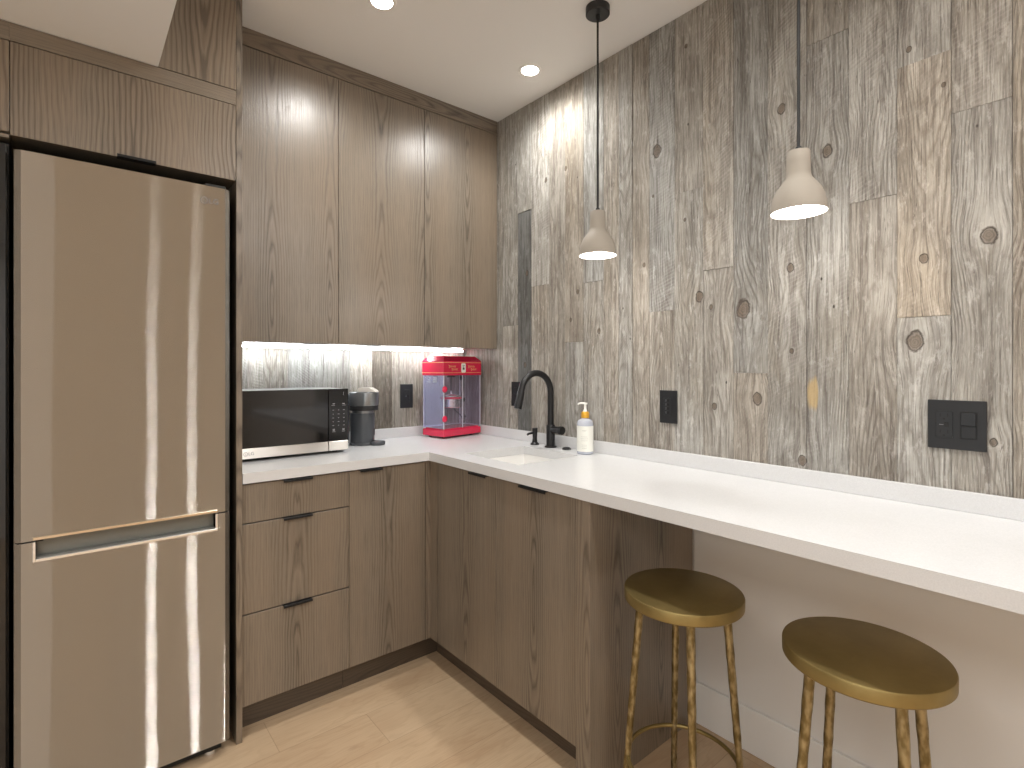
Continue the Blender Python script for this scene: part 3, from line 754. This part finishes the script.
ro = [(.134 + sx * (.0085) + .0075 * math.cos(a), .3605 + sz * .0165 + .0075 * math.sin(a)) for sx, sz, a0 in ((1, 1, 0), (-1, 1, PI / 2), (-1, -1, PI), (1, -1, 1.5 * PI)) for a in (a0, a0 + PI / 6, a0 + PI / 3, a0 + PI / 2)]
va = [em.b.verts.new((x, -.0041, z)) for x, z in ro]; vb = [em.b.verts.new((x, -.0056, z)) for x, z in ro]
em.b.faces.new(va); em.b.faces.new(vb[::-1])
for k in range(len(ro)): em.b.faces.new((va[k], va[(k + 1) % len(ro)], vb[(k + 1) % len(ro)], vb[k]))
emb = em.build('emblem', 'label_paper', head, local=True)
MB().box(.128, .141, -.0062, -.0056, .351, .361).box(.130, .137, -.0062, -.0056, .3625, .368).box(.127, .142, -.0062, -.0056, .372, .3745).build('emblem_print', 'black_plastic', emb, local=True)
def scribble(x0, z0, w, n):
    m = MB(); pts = []
    for k in range(n * 8 + 1):
        u = k / (n * 8); pts.append((x0 + w * u + .0022 * math.sin(k * PI / 4), -.0046, z0 + .0052 * math.cos(k * PI / 4 * 1.0) * (1.5 if k < 8 else .8)))
    m.tube(pts, .0009, 5); return m
for x0 in (.030, .168):
    m = scribble(x0, .367, .05, 6); m2 = scribble(x0 + .02, .352, .042, 5)
    me2 = bpy.data.meshes.new('q'); m2.b.to_mesh(me2); m.b.from_mesh(me2); bpy.data.meshes.remove(me2); m2.b.free()
    m.build('script_lettering', 'gold_print', head, local=True)
for x0, x1, y0, y1, nm, mt in ((.002, W / 2 - .001, .000, .0025, 'front_pane', 'acrylic'), (W / 2 + .001, W - .002, .000, .0025, 'front_pane', 'acrylic'),
                              (.000, .0025, .003, Dp - .003, 'side_pane', 'acrylic_side'), (W - .0025, W, .003, Dp - .003, 'side_pane', 'acrylic')):
    MB().box(x0, x1, y0, y1, .0505, .3215).build(nm, mt, pm, local=True)
MB().box(.0, W, Dp - .004, Dp - .001, .0505, .3215).build('rear_pane', 'acrylic', pm, local=True)
strip_m = simple('clear_strip', (.62, .60, .66), .2)
for x, y in ((.0, .0), (W - .004, 0), (0, Dp - .004), (W - .004, Dp - .004), (W / 2 - .0015, 0)):
    MB().box(x, x + .003, y - .001, y + .003, .0502, .3218).build('corner_strip', strip_m, pm, local=True)
m = MB()
for k in range(3): m.box(-.0009, -.0002, .052, .082, .287 + k * .010, .2905 + k * .010)
for k in range(3): m.box(-.0009, -.0002, .100, .125 - k * .006, .287 + k * .010, .2900 + k * .010)
m.build('side_print', 'silver_print', pm, local=True)
for z in (.103, .252):
    kx, ky = -.003, -.014
    t = MB()
    t.lathe([(0, 0), (.013, .002), (.017, .007), (.013, .013), (0, .0155)], 0, 0, 24)
    bmesh.ops.transform(t.b, matrix=Matrix.Translation((kx, -.004, z)) @ Matrix.Rotation(PI / 2, 4, 'X'), verts=t.b.verts)
    t.build('door_knob', 'red', pm, local=True, smooth=50)
kt = MB().lathe([(0, .152), (.053, .152), (.056, .156), (.056, .208), (.058, .210), (.058, .214), (0, .214)], .112, .066, 40).build('kettle', 'kettle_steel', pm, local=True, smooth=35)
MB().lathe([(.0565, .198), (.0572, .198), (.0572, .208), (.0565, .208)], .112, .066, 40).build('kettle_band', 'red', kt, local=True, smooth=35)
MB().cyl((.112, .066, .2145), (.112, .066, .240), .004, 12).lathe([(0, .214), (.049, .2145), (.03, .222), (.01, .2245), (0, .2245)], .112, .066, 32).build('kettle_lid', 'chrome', kt, local=True, smooth=35)
MB().cyl((.112, .066, .236), (.112, .066, .3218), .003, 10).box(.090, .134, .060, .072, .312, .3215).build('hanger_rod', 'dark_wire', pm, local=True)
MB().box(.166, .184, .056, .076, .185, .205, .002).box(.182, .198, .045, .085, .18, .20, .003).build('kettle_plug', 'black_plastic', kt, local=True)
c = []
for k in range(24):
    u = k / 23
    c.append((.192 + .03 * math.sin(u * 2.6) + .0 * u, .085, .185 + (.3218 - .185) * u))
MB().tube(c, .0032, 8).box(.200, .216, .078, .092, .296, .3215).build('power_cable', 'dark_wire', pm, local=True, smooth=40)
c = []
for k in range(60):
    u = k / 59
    c.append((.160 + .080 * u - .012 * math.sin(u * 9), .09 + .02 * math.sin(u * 6), .185 - .10 * min(1, u * 1.7) - (.022 * math.sin(max(0, u - .5) * 12))))
MB().tube(c, .0022, 6).build('loose_wire', 'dark_wire', pm, local=True, smooth=40)

# ------------------------------------------------------------------ outlets and switches
def wall_plate(name, label, cat, c, wdt, hgt, axis, gangs):
    th = thing(name, label, cat, c)
    cx, cy, cz = c
    def P(a0, a1, z0, z1, d0, d1, nm, mt, par, bev=.0006):
        """a runs to the viewer's right along the wall, d = depth out of the wall"""
        if axis == 'right': return MB().box(cx - d1, cx - d0, cy - a1, cy - a0, cz + z0, cz + z1, bev).build(nm, mt, par)
        return MB().box(cx + a0, cx + a1, cy - d1, cy - d0, cz + z0, cz + z1, bev).build(nm, mt, par)
    P(-wdt / 2, wdt / 2, -hgt / 2, hgt / 2, 0, .0055, 'plate', 'plate_black', th, .0012)
    for off, kind in gangs:
        if kind == 'outlet':
            r = P(off - .0168, off + .0168, -.0335, .0335, .0056, .0075, 'receptacle', 'plate_grey', th)
            for s in (-1, 1):
                zc = s * .021
                P(off - .0085, off - .0065, zc - .001, zc + .0075, .0074, .0078, 'slot', 'slot_black', r, 0)
                P(off + .0065, off + .0085, zc - .001, zc + .0075, .0074, .0078, 'slot', 'slot_black', r, 0)
                P(off - .0022, off + .0022, zc - .0085, zc - .0045, .0074, .0078, 'slot', 'slot_black', r, 0)
            P(off + .001, off + .009, -.006, .006, .0074, .0090, 'test_button', 'slot_black', r, .0005)
            P(off - .010, off - .001, -.0012, .0, .0074, .0078, 'mark', 'dim_print', r, 0)
        elif kind == 'usb':
            r = P(off - .0168, off + .0168, -.0335, .0335, .0056, .0072, 'receptacle', 'plate_grey', th)
            for k in range(4):
                z = -.026 + k * .0150
                P(off - .006, off + .006, z, z + .0095, .0071, .0076, 'port', 'slot_black', r, 0)
                P(off - .008, off - .0068, z, z + .0095, .0071, .0076, 'mark', 'dim_print', r, 0)
        else:
            P(off - .0172, off + .0172, -.0345, .0345, .0050, .0058, 'surround', 'slot_black', th, 0)
            P(off - .0145, off + .0145, 0, .032, .0058, .0105, 'paddle', 'plate_grey', th, .001)
            P(off - .0145, off + .0145, -.032, -.0005, .0058, .0072, 'paddle', 'plate_black', th, .001)
    return th
wall_plate('outlet', 'wide black wall plate with an outlet and a switch, right side of wood wall', 'outlet', (XP - .0025, .3165, 1.129), .116, .124, 'right', [(-.024, 'outlet'), (.024, 'switch')])
wall_plate('outlet', 'black single outlet plate on the wood wall right of the soap bottle', 'outlet', (XP - .0025, 1.158, 1.128), .074, .123, 'right', [(0, 'usb')])
wall_plate('outlet', 'black wall plate partly hidden behind the spout of the faucet', 'outlet', (XP - .0025, 2.043, 1.143), .074, .123, 'right', [(0, 'switch')])
wall_plate('outlet', 'black outlet plate on the back wall between the coffee machine and the popcorn machine', 'outlet', (1.3475, YB - .0025, 1.127), .072, .125, 'back', [(0, 'outlet')])

# ------------------------------------------------------------------ stools
def stool(loc, rot, label):
    th = thing('bar_stool', label, 'stool', (loc[0], loc[1], 0), rot, 'round brass stools under the counter')
    R = .1615; zt = .650
    MB().lathe([(0, zt - .033), (R - .010, zt - .033), (R - .003, zt - .032), (R - .0005, zt - .029), (R, zt - .005), (R - .0015, zt - .0015), (R - .0045, zt), (0, zt)], 0, 0, 96).build('seat', 'brass', th, smooth=35, local=True)
    MB().lathe([(0, zt - .038), (.126, zt - .038), (.128, zt - .036), (.128, zt - .0332), (0, zt - .0332)], 0, 0, 48).build('under_ring', 'brass_rough', th, smooth=35, local=True)
    for k in range(4):
        a = PI / 4 + k * PI / 2
        pts = []; rr = []
        for i in range(23):
            u = i / 22
            z = (zt - .0335) * (1 - u) + .0
            r = .116 + (.166 - .116) * u
            pts.append((r * math.cos(a), r * math.sin(a), z)); rr.append((.0118 * (1 - u) + .0088 * u) * (1 + .06 * math.sin(i * 2.3 + k)))
        MB().tube(pts, rr, 12).build('leg', 'brass_rough', th, smooth=50, local=True)
    z = .165; r = .1517
    MB().tube([(r * math.cos(2 * PI * k / 64), r * math.sin(2 * PI * k / 64), z) for k in range(64)], .0062, 10, True).build('foot_ring', 'brass', th, smooth=50, local=True)
stool((1.324, .845), math.radians(-3), 'round brass bar stool nearer the sink, by the oak end panel')
stool((1.347, .408), math.radians(4), 'round brass bar stool nearer the camera, at the right of the photo')

# ------------------------------------------------------------------ pendants
def pendant(y, label):
    x = 1.454
    th = thing('pendant_lamp', label, 'lamp', (x, y, ZC), 0, 'clay pendants over the counter')
    MB().lathe([(0, ZC - .001), (.043, ZC - .001), (.043, ZC - .026), (.040, ZC - .0285), (0, ZC - .0285)], x, y, 40).tube([(x, y, ZC - .028), (x, y, ZC - .050)], [.0062, .0055], 14).build('ceiling_cup', 'black_plastic', th, smooth=35)
    MB().cyl((x, y, ZC - .05), (x, y, 1.845), .0038, 12).build('cord', 'cord_black', th, smooth=40)
    zt, zb = 1.836, 1.677
    prof = [(.006, zt), (.0255, zt), (.0275, zt - .003), (.0285, zt - .03), (.0285, zt - .060), (.031, zt - .070), (.041, zt - .083), (.053, zt - .100), (.0615, zt - .120), (.0660, zt - .142), (.0675, zb)]
    outer = MB().lathe(prof + [(.0655, zb), (.0640, zb + .018), (.0595, zt - .121), (.051, zt - .102), (.039, zt - .086), (.028, zt - .076)], x, y, 56)
    sh = outer.build('shade', 'clay', th, smooth=40)
    MB().lathe([(.0650, zb + .0005), (.0634, zb + .018), (.0590, zt - .1215), (.0505, zt - .103), (.0385, zt - .087), (.0275, zt - .077), (0, zt - .077)], x, y, 48).build('lining', 'shade_inner', sh, smooth=40)
    MB().lathe([(0, zt + .012), (.0070, zt + .012), (.0080, zt + .004), (.0065, zt - .001), (0, zt - .001)], x, y, 16).build('cord_grip', 'black_plastic', th, smooth=35)
    MB().lathe([(0, zb + .010), (.016, zb + .014), (.026, zb + .026), (.029, zb + .040), (.024, zb + .056), (.013, zb + .070), (.011, zb + .0815), (0, zb + .0815)], x, y, 32).build('bulb', 'bulb', th, smooth=50)
    L = bpy.data.lights.new('pendant_bulb_light', 'POINT'); L.energy = 1.05; L.color = (1, .97, .93); L.shadow_soft_size = .026
    lo = bpy.data.objects.new('bulb_light', L); COL.objects.link(lo); lo.parent = th; lo.location = (0, 0, zb + .003 - ZC - .03)
    return th
pendant(1.274, 'clay-coloured bell pendant farther from the camera, near the sink, with its ceiling cup in view')
pendant(.588, 'clay-coloured bell pendant nearer the camera, the larger one, above the stools')

# ------------------------------------------------------------------ downlights
def downlight(x, y, label, watts, seen=True, z=ZC):
    th = thing('downlight', label, 'ceiling light', (x, y, z), 0, 'recessed ceiling downlights')
    MB().lathe([(.0375, z - .0006), (.0375, z - .004), (.048, z - .004), (.051, z - .0006)], x, y, 40).build('trim_ring', 'lens_trim', th, smooth=35)
    MB().lathe([(0, z - .0025), (.037, z - .0025), (.037, z - .0006), (0, z - .0006)], x, y, 40).build('lens', 'lens', th, smooth=35)
    L = bpy.data.lights.new('downlight_spot', 'SPOT'); L.energy = watts; L.color = (1, .99, .955)
    L.spot_size = math.radians(165); L.spot_blend = .9; L.shadow_soft_size = .042
    lo = bpy.data.objects.new('spot_light', L); COL.objects.link(lo); lo.parent = th; lo.location = (0, 0, -.012)
    return th
DL = 24
downlight(.841, 1.738, 'bright recessed downlight cut by the top frame edge, in front of the wall cabinets', DL)
downlight(1.532, 1.729, 'bright recessed downlight near the corner of the wood wall', DL)
downlight(.90, .42, 'recessed ceiling light over the room behind the viewer', 37)
downlight(.85, -1.5, 'recessed ceiling light near the doorway behind the viewer', DL)
downlight(-.6, -2.4, 'added fill light out of view behind the partition, brightening the rear wall', 40, z=2.2095)  # added, unseen: lifts the rear wall that the fridge reflects
downlight(.53, -1.5, 'recessed ceiling light beside the doorway behind the viewer', DL)

def fill_panel(name, label, x, y, z, sx, sy, watts):
    th = thing(name, label, 'ceiling light', (x, y, z))
    MB().box(x - sx / 2, x + sx / 2, y - sy / 2, y + sy / 2, z - .012, z - .001, .002).build('housing', 'lens_trim', th)
    L = bpy.data.lights.new('fill_light', 'AREA'); L.shape = 'RECTANGLE'; L.size = sx * .96; L.size_y = sy * .96; L.energy = watts; L.color = (1, .98, .965)
    lo = bpy.data.objects.new('fill_light', L); COL.objects.link(lo); lo.parent = th; lo.location = (0, 0, -.014)
fill_panel('added_fill_panel', 'added unseen fill panel on the ceiling behind the viewer, right side', 1.42, -1.0, ZC, .42, .9, 14)  # area light added out of view to raise the ambient level
fill_panel('added_fill_panel', 'added unseen fill panel under the lowered ceiling left of the viewer', -.95, -.2, 2.2095, .8, 1.6, 22)  # second added fill, unseen, softens the shade below the counter

# under-cabinet strip
ls = thing('led_strip_light', 'bright white light bar under the wall cabinets', 'light', (1.03, 2.44, 1.372))
MB().box(.475, 1.66, 2.432, 2.452, 1.3705, 1.3765).build('channel', simple('channel_grey', (.5, .5, .5), .4, .6), ls)
MB().box(.476, 1.659, 2.4295, 2.4545, 1.3625, 1.3702, .002).build('diffuser', 'led', ls)

# ------------------------------------------------------------------ world, camera, view
w = bpy.data.worlds.new('World'); S.world = w; w.use_nodes = True
w.node_tree.nodes['Background'].inputs[0].default_value = (.8, .85, 1, 1); w.node_tree.nodes['Background'].inputs[1].default_value = .05
cam = bpy.data.cameras.new('camera'); co = bpy.data.objects.new('camera', cam); COL.objects.link(co)
co.location = (0, 0, 1.272); co.rotation_euler = (PI / 2, 0, -math.radians(39.594))
cam.sensor_width = 36; cam.lens = 530.27 / 1024 * 36; cam.shift_y = -(384 - 368.38) / 1024
cam.clip_start = .02
S.camera = co
S.view_settings.view_transform = 'Standard'; S.view_settings.look = 'None'; S.view_settings.gamma = 1.0
S.view_settings.use_curve_mapping = False; S.view_settings.exposure = 0.6
S.cycles.use_denoising = True; S.cycles.max_bounces = 10; S.cycles.diffuse_bounces = 6; S.cycles.sample_clamp_indirect = 6
S.cycles.caustics_reflective = False; S.cycles.caustics_refractive = False
